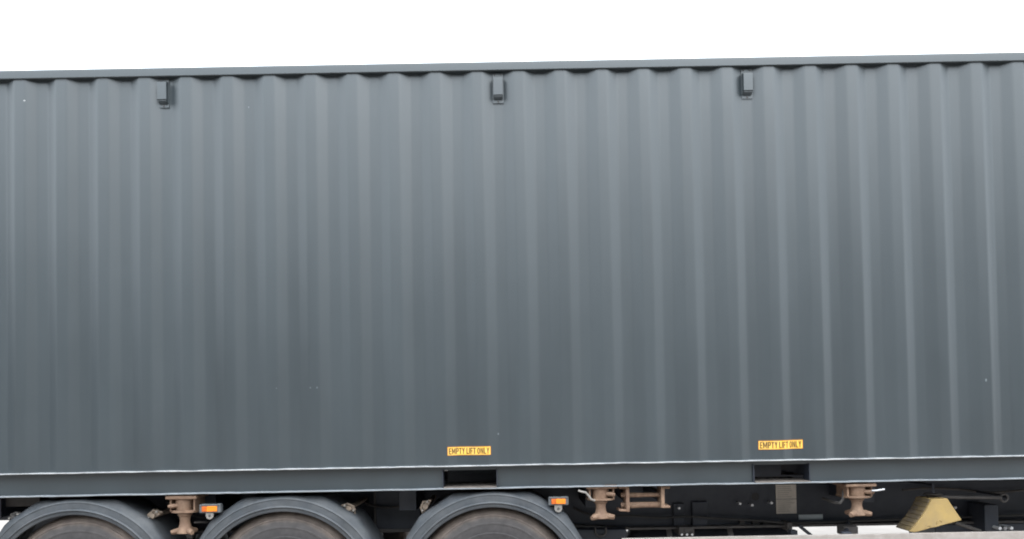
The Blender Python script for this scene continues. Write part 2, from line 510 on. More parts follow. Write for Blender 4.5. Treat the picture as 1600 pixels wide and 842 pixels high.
ventilator(3, px(255, 122.5, 0.04).z, -0.018)
ventilator(11, px(778, 115.5, 0.04).z)
ventilator(17, px(1167, 108.5, 0.04).z)

# EMPTY LIFT ONLY decals, stuck over crest and trough
def cuts_x(a, b): return [x for x in panel_xs(a, b)]
def glyphs(text):
    """condensed bold capitals, unit height, built of strokes that only butt"""
    t, h = 0.155, 0.150; w = 0.50
    def O_():
        out = []
        n = 16
        for i in range(n):
            a0, a1 = 2*math.pi*i/n, 2*math.pi*(i+1)/n
            f = lambda a, rx, rz: (w/2 + rx*math.copysign(abs(math.cos(a))**0.75, math.cos(a)), 0.5 + rz*math.copysign(abs(math.sin(a))**0.75, math.sin(a)))
            out.append([f(a0, w/2, 0.5), f(a1, w/2, 0.5), f(a1, w/2-t, 0.5-h), f(a0, w/2-t, 0.5-h)])
        return out
    def bar(x0, x1, z0, z1): return [(x0, z0), (x1, z0), (x1, z1), (x0, z1)]
    mw = 0.62
    G = {
        'E': ([bar(0, t, 0, 1), bar(t, .44, 0, h), bar(t, .41, .44, .44+h), bar(t, .44, 1-h, 1)], .44),
        'F': ([bar(0, t, 0, 1), bar(t, .40, .42, .42+h), bar(t, .43, 1-h, 1)], .42),
        'L': ([bar(0, t, 0, 1), bar(t, .42, 0, h)], .41),
        'I': ([bar(0, t, 0, 1)], t),
        'T': ([bar(0, .46, 1-h, 1), bar(.23-t/2, .23+t/2, 0, 1-h)], .46),
        'P': ([bar(0, t, 0, 1), bar(t, .44, 1-h, 1), bar(t, .44, .40, .40+h), bar(.47-t, .47, .40+h, 1-h)], .47),
        'Y': ([[(0, 1), (.17, 1), (.25, .62), (.33, 1), (.50, 1), (.25+t/2, .42), (.25+t/2, 0), (.25-t/2, 0), (.25-t/2, .42)]], .50),
        'N': ([bar(0, t, 0, 1), bar(.50-t, .50, 0, 1), [(t, 1), (t, .66), (.50-t, 0), (.50-t, .34)]], .50),
        'M': ([bar(0, t*.9, 0, 1), bar(mw-t*.9, mw, 0, 1), [(t*.9, 1), (t*.9, .60), (mw/2, 0.02), (mw/2, .42)], [(mw/2, .42), (mw/2, 0.02), (mw-t*.9, .60), (mw-t*.9, 1)]], mw),
        'O': (O_(), w),
    }
    b = bmesh.new(); x = 0.0
    for ch in text:
        if ch == ' ': x += 0.20; continue
        polys, gw = G[ch]
        for poly in polys:
            b.faces.new([b.verts.new((x+p_[0], 0, p_[1])) for p_ in poly])
        x += gw + 0.085
    return b
def decal(xa, ya, xb, yb_, h, tilt):
    A = px(xa, ya, YC); B = px(xb, yb_, YC)
    x0, x1 = A.x, B.x; z0 = A.z; dz = B.z - A.z
    def zl(x): return z0 + dz*(x-x0)/(x1-x0)
    d = holder('decal', cont)
    def sheet(u0, u1, v0, v1, off, name, m_):
        xs_ = [u0] + [x for x in panel_xs(u0, u1)[1:-1]] + [u1]
        q = MB()
        q.grid([[(x, surf(x, zl(x)) - off, zl(x)+v) for x in xs_] for v in (v0, v1)])
        for f in q.bm.faces: f.normal_update()
        return q.build(name, m_, d, 60)
    sheet(x0, x1, -h/2, h/2, 0.0012, 'decal_edge', 'border')
    sheet(x0+0.003, x1-0.003, -h/2+0.003, h/2-0.003, 0.0020, 'decal_ground', 'yellow')
    b = glyphs('EMPTY LIFT ONLY')
    mxx_ = max(v.co.x for v in b.verts)
    sx = (x1-x0-0.020)/mxx_; sz = h*0.70
    for v in b.verts:
        v.co = Vector((x0+0.010+v.co.x*sx, 0, v.co.z*sz - h*0.35))
    bmesh.ops.triangulate(b, faces=b.faces[:])
    for x in panel_xs(x0, x1)[1:-1]:
        bmesh.ops.bisect_plane(b, geom=b.verts[:]+b.edges[:]+b.faces[:], plane_co=(x, 0, 0), plane_no=(1, 0, 0))
    for v in b.verts:
        x = v.co.x; v.co = Vector((x, surf(x, zl(x)) - 0.0028, zl(x) + v.co.z))
    q = MB(); q.bm.free(); q.bm = b
    o = q.build('lettering', 'ink', d, 60)
    return d
decal(699, 704.6, 767, 703.2, 0.058, 0)
decal(1187, 695.4, 1257, 693.4, 0.060, 0)

# chips and scuffs in the paint
for (xx, yy, w, h) in ((39.5, 158.5, 3.6, 2.4), (485.5, 605.3, 2.6, 1.9), (496, 605.3, 2.6, 2.1), (432.5, 606.3, 2.0, 1.6),
                       (1539, 593.5, 2.6, 5.0), (778.5, 677.5, 2.2, 3.0), (387, 166, 2.0, 2.4)):
    c = px(xx, yy, 0.02)
    n = 9
    q = MB()
    vs = []
    for i in range(n):
        a = 2*math.pi*i/n; r_ = 0.8+0.4*random.random()
        x_, z_ = c.x + math.cos(a)*w/2/234*r_, c.z + math.sin(a)*h/2/234*r_
        vs.append(q.bm.verts.new((x_, surf(x_, z_)-0.0012, z_)))
    q.bm.faces.new(vs)
    q.build('paint_chip', 'pale_paint' if xx < 50 else 'chip', panel)

# ------------------------------------------------------------------ the trailer
trl = thing('skeletal_trailer', (0.6, W/2, 0.0),
            'black skeletal container trailer with three axles, grey mudguards and rusty twist locks', 'trailer')

# main beams
CH_Y = 0.70; WY_ = 0.76
cbz = px(1150, 823, CH_Y).z            # underside of the beam
for yy in (CH_Y, W-CH_Y-0.16):
    q = MB()
    zt2 = px(10, 812, WY_).z
    q.box(-3.74, XR_-0.1, yy+0.06, yy+0.075, cbz+0.014, ZB-0.018)
    q.prism([(-3.74, cbz+0.014), (-3.74, ZB-0.018), (XL+0.1, ZB-0.018), (XL+0.1, zt2), (-3.80, zt2)], yy+0.0601, yy+0.0749)
    q.box(XL+0.1, XR_-0.1, yy-0.01, yy+0.16, ZB-0.018, ZB-0.004, 0.003)
    q.build('main_beam', 'black', trl)
    q = MB()
    q.box(px(985, 823, CH_Y).x, XR_-0.1, yy-0.02, yy+0.17, cbz-0.004, cbz+0.0135, 0.004)
    # the flange steps up towards the bogie
    a = px(985, 823, CH_Y); b = px(905, 819, CH_Y)
    q.box(-3.70, b.x-0.2, yy-0.02, yy+0.17, cbz+0.035, cbz+0.052, 0.004)
    q.prism([(a.x+0.01, cbz-0.003), (a.x+0.01, cbz+0.0125), (b.x-0.2, cbz+0.051), (b.x-0.2, cbz+0.0355)], yy-0.019, yy+0.169)
    q.build('beam_flange', 'grime', trl)
# bolsters that carry the container
for xx in (XL+0.12, -3.7, -2.2, -0.8, 0.5, 2.4, 4.2, XR_-0.3):
    q = MB(); q.box(xx, xx+0.12, 0.30, W-0.30, ZB-0.17, ZB-0.019, 0.004); q.build('bolster', 'black', trl)
for xx in (-2.3, 1.5, 3.9):
    q = MB(); q.box(xx, xx+0.08, CH_Y+0.076, W-CH_Y-0.17, cbz+0.06, ZB-0.05); q.build('cross_beam', 'black', trl)

# wheels
TY_R, WZ = 0.520, 0.527
def make_wheel(loc, flip):
    wo_ = holder('wheel', trl)
    wo_.matrix_parent_inverse = Matrix.Translation(-trl.location)
    wo_.location = loc
    if flip: wo_.rotation_euler = (0, 0, math.pi)
    return wo_
wheel_parts = {}
def wheel_meshes():
    # y measured from the outer sidewall inwards
    t = MB()
    prf = [(0.300, 0.030), (0.312, 0.016), (0.335, 0.008), (0.348, 0.0055), (0.350, 0.003), (0.357, 0.003), (0.359, 0.0055), (0.385, 0.0), (0.412, -0.002), (0.414, -0.005), (0.424, -0.005), (0.426, -0.001),
           (0.452, 0.004), (0.466, 0.008), (0.468, 0.004), (0.478, 0.006), (0.480, 0.013), (0.497, 0.022), (0.508, 0.036),
           (0.520, 0.052), (0.523, 0.075), (0.511, 0.078), (0.511, 0.088), (0.526, 0.092), (0.527, 0.135), (0.515, 0.138), (0.515, 0.150), (0.528, 0.153),
           (0.528, 0.232), (0.515, 0.235), (0.515, 0.247), (0.527, 0.250), (0.526, 0.293), (0.511, 0.297), (0.511, 0.307), (0.523, 0.310), (0.520, 0.333),
           (0.497, 0.363), (0.452, 0.381), (0.385, 0.385), (0.335, 0.377), (0.300, 0.355)]
    t.lathe(prf, (0, 0, 0), axis='Y', seg=96, close=True)
    a = t.build('tyre', 'tyre', None, 30)
    r_ = MB()
    r_.lathe([(0.304, 0.020), (0.309, 0.024), (0.309, 0.030), (0.300, 0.034), (0.285, 0.060), (0.280, 0.130), (0.262, 0.150), (0.200, 0.152), (0.175, 0.120),
              (0.168, 0.118), (0.168, 0.128), (0.190, 0.160), (0.262, 0.164), (0.275, 0.170), (0.282, 0.345), (0.304, 0.360), (0.300, 0.330), (0.296, 0.10), (0.298, 0.03)],
             (0, 0, 0), axis='Y', seg=64, close=True)
    b = r_.build('rim', 'rim', None, 30)
    h = MB(); h.lathe([(0.0, 0.030), (0.085, 0.032), (0.105, 0.045), (0.110, 0.11), (0.172, 0.119), (0.172, 0.16), (0.0, 0.18)], (0, 0, 0), axis='Y', seg=40)
    c = h.build('hub', 'grime', None, 30)
    nut = MB(); nut.lathe([(0.0, 0.085), (0.013, 0.087), (0.016, 0.092), (0.016, 0.122), (0.0, 0.122)], (0, 0, 0), axis='Y', seg=6)
    d = nut.build('wheel_nut', 'grime', None, 20)
    return a, b, c, d
proto = wheel_meshes()
WX = [px(128, 782, 0.1).x, px(447, 773, 0.1).x, px(769, 768, 0.1).x]
first = True
for yy, flip in ((0.045, False), (W-0.045, True)):
    for wx in WX:
        w_ = make_wheel((wx, yy, WZ), flip)
        for pr in proto[:3]:
            o = pr if first else pr.copy()
            if not first: COL.objects.link(o)
            o.parent = w_
        for i in range(10):
            o = proto[3] if (first and i == 0) else proto[3].copy()
            if not (first and i == 0): COL.objects.link(o)
            o.parent = w_
            a = 2*math.pi*i/10
            o.location = (0.142*math.cos(a), 0, 0.142*math.sin(a))
        first = False
for wx in WX:
    q = MB(); q.tube([(wx, 0.22, WZ), (wx, W-0.22, WZ)], 0.065, 16); q.build('axle', 'grime', trl)
    for yy in (CH_Y+0.03, W-CH_Y-0.13):
        q = MB(); q.prism([(wx-0.62, cbz+0.04), (wx-0.36, cbz+0.04), (wx-0.42, WZ+0.02), (wx-0.56, WZ+0.02)], yy-0.03, yy+0.10, 0.006); q.build('suspension_hanger', 'black', trl)
        q = MB(); q.prism([(wx-0.5, WZ+0.10), (wx-0.5, WZ+0.03), (wx+0.1, WZ-0.11), (wx+0.32, WZ-0.02), (wx+0.32, WZ+0.05), (wx, WZ+0.1)], yy, yy+0.07, 0.006); q.build('trailing_arm', 'grime', trl)
        q = MB(); q.lathe([(0.0, 0.0), (0.12, 0.0), (0.135, 0.05), (0.12, 0.1), (0.135, 0.15), (0.12, 0.2), (0.0, 0.2)], (wx+0.24, yy+0.035, WZ+0.05), seg=24); q.build('air_spring', 'rubber', trl)

# mudguards
G_R, G_TOP = 0.672, px(769, 768.3, 0.02).z
def mudguard(wx):
    gz = px(800+(wx/ (4.9)*1155), 768.3, 0.02).z if False else G_TOP
    zc = gz - G_R
    N_ = 56; A0 = R(82)
    def bump(th):
        d = abs(math.degrees(th))
        pts = [(0, 0.0), (11, 0.004), (21.5, 0.040), (32, 0.027), (43, 0.039), (51, 0.022), (59, 0.016), (90, 0.010)]
        for (a, u), (b, v) in zip(pts, pts[1:]):
            if d <= b: return u + (v-u)*(d-a)/(b-a)
        return 0.03
    # section from the inner lip of the skirt, over the shoulder, to the inboard edge: (radius offset, y, share of bump)
    sec = [(-0.100, 0.012, 0), (-0.098, 0.004, 0), (-0.092, 0.001, 0), (-0.078, 0.000, 0), (-0.074, -0.005, 0), (-0.069, -0.008, 0), (-0.064, -0.005, 0), (-0.061, 0.002, 0),
           (-0.040, 0.004, 0), (-0.022, 0.006, 0), (-0.018, 0.003, 0), (-0.011, 0.006, 0), (-0.004, 0.016, 0), (0.0, 0.026, 0.15),
           (0.0, 0.040, 0.6), (0.001, 0.055, 0.95), (0.0, 0.075, 1.0), (0.0, 0.36, 1.0), (-0.03, 0.375, 1.0), (-0.035, 0.37, 1.0)]
    inner = [(-0.010, 0.35, 1.0), (-0.012, 0.08, 0.9), (-0.016, 0.05, 0.4), (-0.030, 0.020, 0), (-0.095, 0.018, 0)]
    rows = []
    for dr, y, sh in sec + inner + [sec[0]]:
        row = []
        for i in range(N_+1):
            th = -A0 + 2*A0*i/N_
            r_ = G_R + dr + bump(th)*sh
            row.append((wx + r_*math.sin(th), y, zc + r_*math.cos(th)))
        rows.append(row)
    q = MB(); q.grid(rows)
    bmesh.ops.remove_doubles(q.bm, verts=q.bm.verts, dist=1e-5)
    bmesh.ops.recalc_face_normals(q.bm, faces=q.bm.faces)
    # moulded plastic is never quite true
    for v in q.bm.verts: v.co += noise.noise_vector(v.co*2.2)*0.004
    return q.build('mudguard', 'plastic', trl, 40)
for i, wx in enumerate(WX):
    mudguard(wx)
    for s in (-1, 1):
        q = MB(); q.tube([(wx+s*0.42, 0.10, G_TOP-0.13), (wx+s*0.42, 0.71, G_TOP-0.13)], 0.02, 12)
        q.build('mudguard_stay', 'black', trl)

# mud caked clamps that hold the guards
def clamp(x, y, s=1.0, ang=0.0, m_='mud'):
    c = px(x, y, 0.10)
    q = MB()
    mt = Matrix.Translation(c) @ Matrix.Rotation(ang, 4, 'Y')
    def T(*v): return mt @ Vector(v)
    q.tube([T(0, -0.03, 0), T(0, 0.55, 0)], 0.018*s, 10)
    q.box(-0.040*s, 0.040*s, -0.012, 0.012, -0.018*s, 0.018*s, 0.005, mtx=mt)
    q.tube([T(-0.055*s, 0.0, -0.012), T(-0.02*s, -0.012, 0.024*s), T(0.02*s, -0.012, 0.026*s), T(0.055*s, 0.0, -0.016)], 0.008*s, 8)
    q.jitter(0.009, 45, x)
    o = q.build('mudguard_clamp', m_, trl)
    q = MB()
    for sx in (-0.033*s, 0.036*s):
        q.tube([T(sx, -0.028, 0.004), T(sx, 0.0, 0.004)], 0.0075*s, 6)
    q.build('clamp_bolt', 'tab', o)
    return o
clamp(241, 804, 1.0, R(-35)); clamp(546, 793, 0.95, R(30)); clamp(665, 790, 0.95, R(-60)); clamp(25, 806, 0.9, R(-25), 'grime')

# side marker lamps
def lamp(xa, ya, xb, yb_, xt, yt):
    A = px(xa, ya, 0.0); B = px(xb, yb_, 0.0)
    l = holder('side_marker_lamp', trl)
    q = MB(); q.box(A.x, B.x, 0.0, 0.045, B.z, A.z, 0.006, 3); q.build('housing', 'lampgrey', l)
    w, h = B.x-A.x, A.z-B.z
    q = MB(); q.box(A.x+w*0.02, B.x-w*0.02, -0.004, 0.0, A.z-h*0.15, A.z-h*0.01, 0.0015); q.build('housing_rim', 'lampgrey', l)
    xm = A.x+w*0.36
    q = MB(); q.box(xm+0.0005, A.x+w*0.85, -0.009, 0.002, B.z+h*0.17, A.z-h*0.21, 0.003); q.build('lens', 'lens', l)
    q = MB(); q.box(A.x+w*0.14, xm, -0.009, 0.002, B.z+h*0.17, A.z-h*0.21, 0.003); q.build('lens', 'lensred', l)
    T = px(xt, yt, 0.0); tw = 0.025
    poly = [(T.x-tw, B.z+0.002), (T.x-tw, T.z)] + [(T.x-tw*math.cos(a), T.z-tw*math.sin(a)) for a in [math.pi*k/10 for k in range(1, 10)]] + [(T.x+tw, T.z), (T.x+tw, B.z+0.002)]
    q = MB(); q.prism(poly, 0.004, 0.012, 0.002); q.build('mounting_tab', 'tab', l)
    q = MB(); q.lathe([(0.0, -0.006), (0.007, -0.005), (0.009, 0.0)], (T.x, 0.004, T.z), axis='Y', seg=8); q.build('screw', 'grime', l)
    q = MB(); q.box(T.x-0.01, T.x+0.01, 0.045, 0.45, T.z+0.02, T.z+0.035); q.build('lamp_bracket', 'black', l)
lamp(311, 787.5, 344.5, 800.5, 327, 805)
lamp(857, 776, 888.5, 788.5, 872.5, 794)

# twist locks hanging at the container's side
def twistlock(cx, top, bot, lever, mirror=1):
    """cx, top, bot in photo pixels; built about its own axis"""
    Y0 = 0.075
    T = px(cx, top, Y0-0.07); Bz = px(cx, bot, Y0).z
    H = T.z - Bz
    X, Z = T.x, T.z
    l = holder('twist_lock', trl)
    k = H/0.245
    def zz(u): return Z - u*k
    q = MB(); q.box(X-0.102, X+0.102, Y0-0.07, Y0+0.14, zz(0.024), zz(0.001), 0.007, 3); q.jitter(0.002, 12, cx); q.build('top_plate', 'rust', l)
    # open housing: two cheeks and a bottom plate, rounded in front
    q = MB()
    for s in (-1, 1):
        q.box(X+s*0.078-0.006, X+s*0.078+0.006, Y0-0.045, Y0+0.12, zz(0.098), zz(0.022), 0.003)
    fr = [(X+0.090*math.cos(a), Y0-0.005-0.058*math.sin(a)) for a in [math.pi*i/12 for i in range(13)]] + [(X-0.09, Y0+0.12), (X+0.09, Y0+0.12)]
    b = bmesh.new()
    lo = [b.verts.new((p_[0], p_[1], zz(0.106))) for p_ in fr]; hi = [b.verts.new((p_[0], p_[1], zz(0.092))) for p_ in fr]
    b.faces.new(lo); b.faces.new(hi[::-1])
    for i in range(len(fr)): b.faces.new((lo[i], hi[i], hi[(i+1) % len(fr)], lo[(i+1) % len(fr)]))
    bmesh.ops.recalc_face_normals(b, faces=b.faces)
    q._merge(b)
    q.build('housing', 'rust', l)
    q = MB(); q.lathe([(0.050, zz(0.094)), (0.053, zz(0.090)), (0.055, zz(0.06)), (0.058, zz(0.03)), (0.056, zz(0.022))], (X-0.004, Y0, 0), seg=28); q.build('collar', 'rust', l)
    # lug that sticks out of the collar
    q = MB(); q.tube([(X-mirror*0.03, Y0-0.035, zz(0.062)), (X-mirror*0.072, Y0-0.058, zz(0.065)), (X-mirror*0.086, Y0-0.056, zz(0.066))], 0.013, 12, radii=[0.014, 0.015, 0.010]); q.build('lug', 'rust', l)
    # neck that flares down to the wing nut
    q = MB(); q.lathe([(0.042, zz(0.106)), (0.046, zz(0.112)), (0.045, zz(0.124)), (0.036, zz(0.132)), (0.032, zz(0.155)), (0.035, zz(0.180)), (0.042, zz(0.203)), (0.050, zz(0.216)), (0.052, zz(0.232)), (0.0, zz(0.233))], (X-0.002, Y0, 0), seg=24); q.build('neck', 'rust', l)
    # wing nut: three blunt arms
    q = MB()
    for a in (R(196), R(322), R(62)):
        d = Vector((math.cos(a)*mirror, math.sin(a), 0)); n = Vector((-d.y, d.x, 0))
        pts = [Vector((X, Y0, zz(0.216))) , Vector((X, Y0, zz(0.218))) + d*0.045, Vector((X, Y0, zz(0.224))) + d*0.074, Vector((X, Y0, zz(0.226))) + d*0.088]
        q.tube(pts, 0.02, 10, radii=[0.026, 0.020, 0.0175, 0.014])
    q.build('wing_nut', 'rust', l)
    q = MB(); q.tube([(X, Y0+0.10, zz(0.018)), (X, CH_Y+0.05, zz(0.018))], 0.028, 12); q.build('carrier_bar', 'black', l)
    if lever:
        q = MB(); q.tube([px(a, b_, c) for a, b_, c in lever[0]], 0.007, 8); q.build('lever', lever[1], l)
    return l
twistlock(282, 773.5, 835, ([(303, 815.5, 0.10), (322, 815, 0.16), (340, 812, 0.4)], 'grime'))
t2 = twistlock(940.5, 757.8, 811, ([(903.5, 765.5, -0.01), (908, 767.5, -0.01), (915, 768.8, -0.005), (919, 773, 0.0), (923, 779, 0.0), (929, 781.5, 0.02)], 'tab'), -1)
t3 = twistlock(1346, 754.8, 806, ([(1362, 766, 0.0), (1370, 765.6, -0.01), (1382, 763.8, -0.015)], 'steel'), -1)
q = MB(); q.tube([px(*a) for a in ((1286, 778, 0.3), (1304, 784.5, 0.12), (1313, 785, 0.08), (1317, 779, 0.08), (1318, 764, 0.1), (1330, 757, 0.14))], 0.010, 8); q.build('release_handle', 'grime', t3)

# rusty bolster lock frame between two brackets
lf = holder('lock_frame', trl)
def bracket(xp, ytop, ybot, s, xfl):
    a = px(xp, ytop, 0.04); b = px(xp, ybot, 0.04); c = px(xfl, ytop, 0.04)
    x0, x1 = sorted((a.x + s*0.004, a.x - s*0.019))
    q = MB()
    q.box(x0, x1, 0.03, 0.16, b.z, a.z, 0.004)
    fx0, fx1 = sorted((c.x, (x0+x1)/2))
    q.box(fx0, fx1, 0.031, 0.158, a.z-0.018, a.z-0.001, 0.005)
    q.box(fx0, fx1, 0.031, 0.158, b.z+0.001, b.z+0.016, 0.005, mtx=None)
    q.jitter(0.004, 14, xp)
    q.build('bracket', 'rust', lf)
bracket(981.5, 758, 798.5, 1, 966); bracket(1033, 758.5, 793, -1, 1046.5)
for ya, yb_, r_ in ((772.5, 772, 0.0155), (788.5, 787.5, 0.0195)):
    a = px(970, ya, 0.09); b = px(1036, yb_, 0.09)
    q = MB(); q.tube([a + (b-a)*t_ for t_ in (0, 0.3, 0.6, 1)], r_, 12, radii=[r_, r_*1.05, r_*0.97, r_]); q.jitter(0.0025, 20, ya); q.build('bar', 'rust', lf)
for xx in (980, 1034):
    a = px(xx, 776, 0.15)
    q = MB(); q.box(a.x-0.02, a.x+0.02, 0.13, CH_Y+0.06, a.z-0.03, a.z+0.03, 0.004); q.build('frame_arm', 'black', lf)

# things on the web of the beam
WY = CH_Y+0.06
def on_web(xa, ya, xb, yb_, d, name, m_, bev=0.001):
    A = px(xa, ya, WY-d); B = px(xb, yb_, WY-d)
    q = MB(); q.box(A.x, B.x, WY-d, WY+0.001, B.z, A.z, bev)
    return q.build(name, m_, trl), A, B
o, A, B = on_web(1212, 756.5, 1245, 801.5, 0.006, 'data_plate', 'plate')
for i in range(13):
    if i == 6: continue
    z = A.z + (B.z-A.z)*(0.07+0.07*i)
    x0_ = A.x + 0.012; x1_ = B.x - 0.012 - 0.05*random.random()
    q = MB(); q.box(x0_, x1_, WY-0.0075, WY-0.005, z-0.0025, z+0.0025); q.build('print_line', 'print', o)
q = MB(); q.box(A.x+0.001, B.x-0.001, WY-0.0078, WY-0.005, (A.z+B.z)/2-0.0012, (A.z+B.z)/2+0.0022); q.build('plate_joint', 'black', o)
on_web(1248, 803.5, 1286, 810.5, 0.004, 'reflective_strip', 'tape')
on_web(1081, 783, 1107, 822, 0.03, 'gusset', 'black', 0.012)
on_web(1052, 786, 1070, 824, 0.03, 'gusset', 'black', 0.006)
on_web(1156, 812, 1164, 822, 0.03, 'gusset', 'grime', 0.004)
on_web(1176, 812, 1186, 822, 0.03, 'gusset', 'grime', 0.004)
on_web(1193, 813, 1208, 822, 0.03, 'gusset', 'grime', 0.004)
for xx, yy in ((1061, 793), (1156, 786), (1175, 788.3), (1205, 784.7), (1492, 792)):
    c = px(xx, yy, WY-0.055)
    q = MB(); q.tube([(c.x, WY-0.066, c.z), (c.x, WY+0.001, c.z)], 0.0095, 8); q.build('bolt', 'bolt', trl)
c = px(1180, 775, WY)
q = MB(); q.lathe([(0.030, -0.004), (0.038, -0.004), (0.038, 0.001), (0.030, 0.001)], (c.x, WY, c.z), axis='Y', seg=24, close=True); q.build('pipe_hole', 'black', trl)
q = MB(); q.lathe([(0.0, -0.0022), (0.030, -0.002), (0.030, 0.001)], (c.x, WY, c.z), axis='Y', seg=24); q.build('hole_plug', 'rubber', trl)

# box on the beam between second and third axle
A = px(585, 764, 0.55); B = px(657, 829, 0.55)
q = MB(); q.box(A.x, B.x, 0.55, WY-0.002, B.z, ZB-0.03, 0.008); bo = q.build('valve_box', 'black', trl)
q = MB(); q.box(A.x-0.006, B.x+0.006, 0.535, 0.549, B.z-0.004, B.z+0.022, 0.004); q.box(A.x-0.004, A.x+0.012, 0.537, 0.549, B.z+0.0225, ZB-0.04, 0.003); q.build('box_trim', 'grime', bo)
# tail cross piece left of the rear axle
A = px(-60, 776, 0.35); B = px(62, 790, 0.35)
q = MB(); q.box(A.x, B.x, 0.35, 0.45, B.z, ZB-0.006, 0.005); q.build('tail_rail', 'grime', trl)
# air tank slung under the beam behind the side guard
A = px(980, 830, 0.92); B = px(1236, 830, 0.92)
zt_ = A.z - 0.10
q = MB(); q.lathe([(0.0, 0), (0.08, 0.008), (0.125, 0.035), (0.14, 0.08), (0.14, B.x-A.x-0.08), (0.125, B.x-A.x-0.035), (0.08, B.x-A.x-0.008), (0.0, B.x-A.x)], (0, 0, 0), seg=28)
bmesh.ops.transform(q.bm, matrix=Matrix.Translation((A.x, 0.99, zt_)) @ Matrix.Rotation(R(90), 4, 'Y'), verts=q.bm.verts)
ta = q.build('air_tank', 'black', trl)
for f_ in (0.25, 0.62):
    xx = A.x + (B.x-A.x)*f_
    q = MB(); q.lathe([(0.142, -0.02), (0.147, -0.02), (0.147, 0.02), (0.142, 0.02)], (0, 0, 0), seg=28, close=True)
    bmesh.ops.transform(q.bm, matrix=Matrix.Translation((xx, 0.99, zt_)) @ Matrix.Rotation(R(90), 4, 'Y'), verts=q.bm.verts)
    q.build('tank_strap', 'steel', ta)
# second tank nearer the bogie
A = px(900, 830, 0.80); B = px(975, 830, 0.80)
q = MB(); q.box(A.x-0.2, B.x, 0.62, 1.02, A.z-0.25, cbz+0.02, 0.03); q.build('valve_cover', 'black', trl)
a_ = px(930, 824, 0.60); b_2 = px(947, 836, 0.60)
q = MB(); q.tube([(a_.x, 0.60, a_.z), (a_.x, 0.60, b_2.z+0.02), (a_.x+0.02, 0.60, b_2.z), (b_2.x-0.02, 0.60, b_2.z), (b_2.x, 0.60, b_2.z+0.02), (b_2.x, 0.60, a_.z)], 0.008, 8); q.build('hook', 'grime', trl)

# small clamps and air couplings under the beam, with bright ends
for xx, yy, n_ in ((1066, 833, 3), (1236, 826, 1)):
    for i in range(n_):
        c = px(xx+i*8, yy+1.2, 0.60)
        q = MB(); q.box(c.x-0.02, c.x+0.02, 0.62, 0.80, c.z-0.012, c.z+0.05, 0.006); q.tube([(c.x, 0.60, c.z), (c.x, 0.63, c.z)], 0.011, 8)
        o = q.build('air_coupling', 'grime', trl)
        q = MB(); q.tube([(c.x-0.004, 0.592, c.z), (c.x-0.004, 0.602, c.z)], 0.0085, 8); q.build('coupling_cap', 'bolt', o)

# air and brake lines clipped along the beam
for k_, pts_ in enumerate((
        ((895, 792, .70), (915, 801, .68), (940, 806, .70), (985, 805, .70), (1030, 808, .70), (1075, 806, .68), (1120, 809, .70), (1180, 812, .70), (1230, 816, .69), (1300, 815, .70), (1400, 811, .70), (1620, 803, .70)),
        ((560, 778, .62), (575, 787, .55), (600, 792, .50), (628, 790, .50), (648, 781, .58), (660, 772, .66)),
        ((262, 782, .60), (285, 796, .52), (315, 808, .48), (335, 806, .50), (350, 797, .60)),
        ((1410, 765, .66), (1450, 762, .68), (1500, 764, .66), (1545, 769, .66), (1610, 764, .68)))):
    P_ = [px(*a) for a in pts_]
    fine = []
    for i in range(len(P_)-1):
        p0, p1, p2, p3 = P_[max(i-1, 0)], P_[i], P_[i+1], P_[min(i+2, len(P_)-1)]
        for j in range(6):
            u = j/6.0
            fine.append(0.5*((2*p1) + (p2-p0)*u + (2*p0-5*p1+4*p2-p3)*u*u + (3*p1-p0-3*p2+p3)*u**3))
    q = MB(); q.tube(fine + [P_[-1]], 0.009, 8); q.build('air_hose', 'grime' if k_ % 2 else 'rubber', trl)

# side guard: dusty aluminium rail with struts
A = px(972, 838.6, 0.0); B = px(1600, 828.3, 0.0)
gz = A.z - 0.011
sg_ = holder('side_guard', trl)
xe = 5.2
q = MB()
for z0, z1 in ((gz-0.10, gz), (gz-0.42, gz-0.32)):
    q2 = MB(); q2.box(A.x, xe, 0.004, 0.034, z0, z1, 0.003)
    n_ = 70
    q2.build('guard_rail', 'alu', sg_)
for xa in (1321, 1700):
    c = px(xa, 832, 0.06)
    q = MB(); q.box(c.x-0.03, c.x+0.03, 0.035, 0.075, gz-0.44, gz+0.012, 0.004); q.build('guard_post', 'black', sg_)
    e_ = px(xa+4, 820, CH_Y+0.1)
    q = MB(); q.tube([(c.x, 0.055, gz-0.01), (e_.x, CH_Y+0.1, cbz+0.01)], 0.018, 10); q.build('guard_strut', 'black', sg_)
c = px(1240, 833, 0.5); q = MB(); q.box(c.x-0.02, c.x+0.03, 0.5, 0.56, gz-0.4, cbz+0.0, 0.003); q.build('guard_post', 'black', sg_)
a1 = px(1258, 828, 0.6); a2 = px(1268, 836, 0.6); dd = a2-a1
q = MB(); q.tube([a1-dd*1.0, a2+dd*6], 0.012, 8); q.build('guard_brace', 'black', sg_)
c = px(1328, 829, 0.3); q = MB(); q.box(c.x-0.05, c.x+0.05, 0.28, 0.40, c.z-0.03, c.z+0.035, 0.006); q.build('guard_foot', 'grime', sg_)

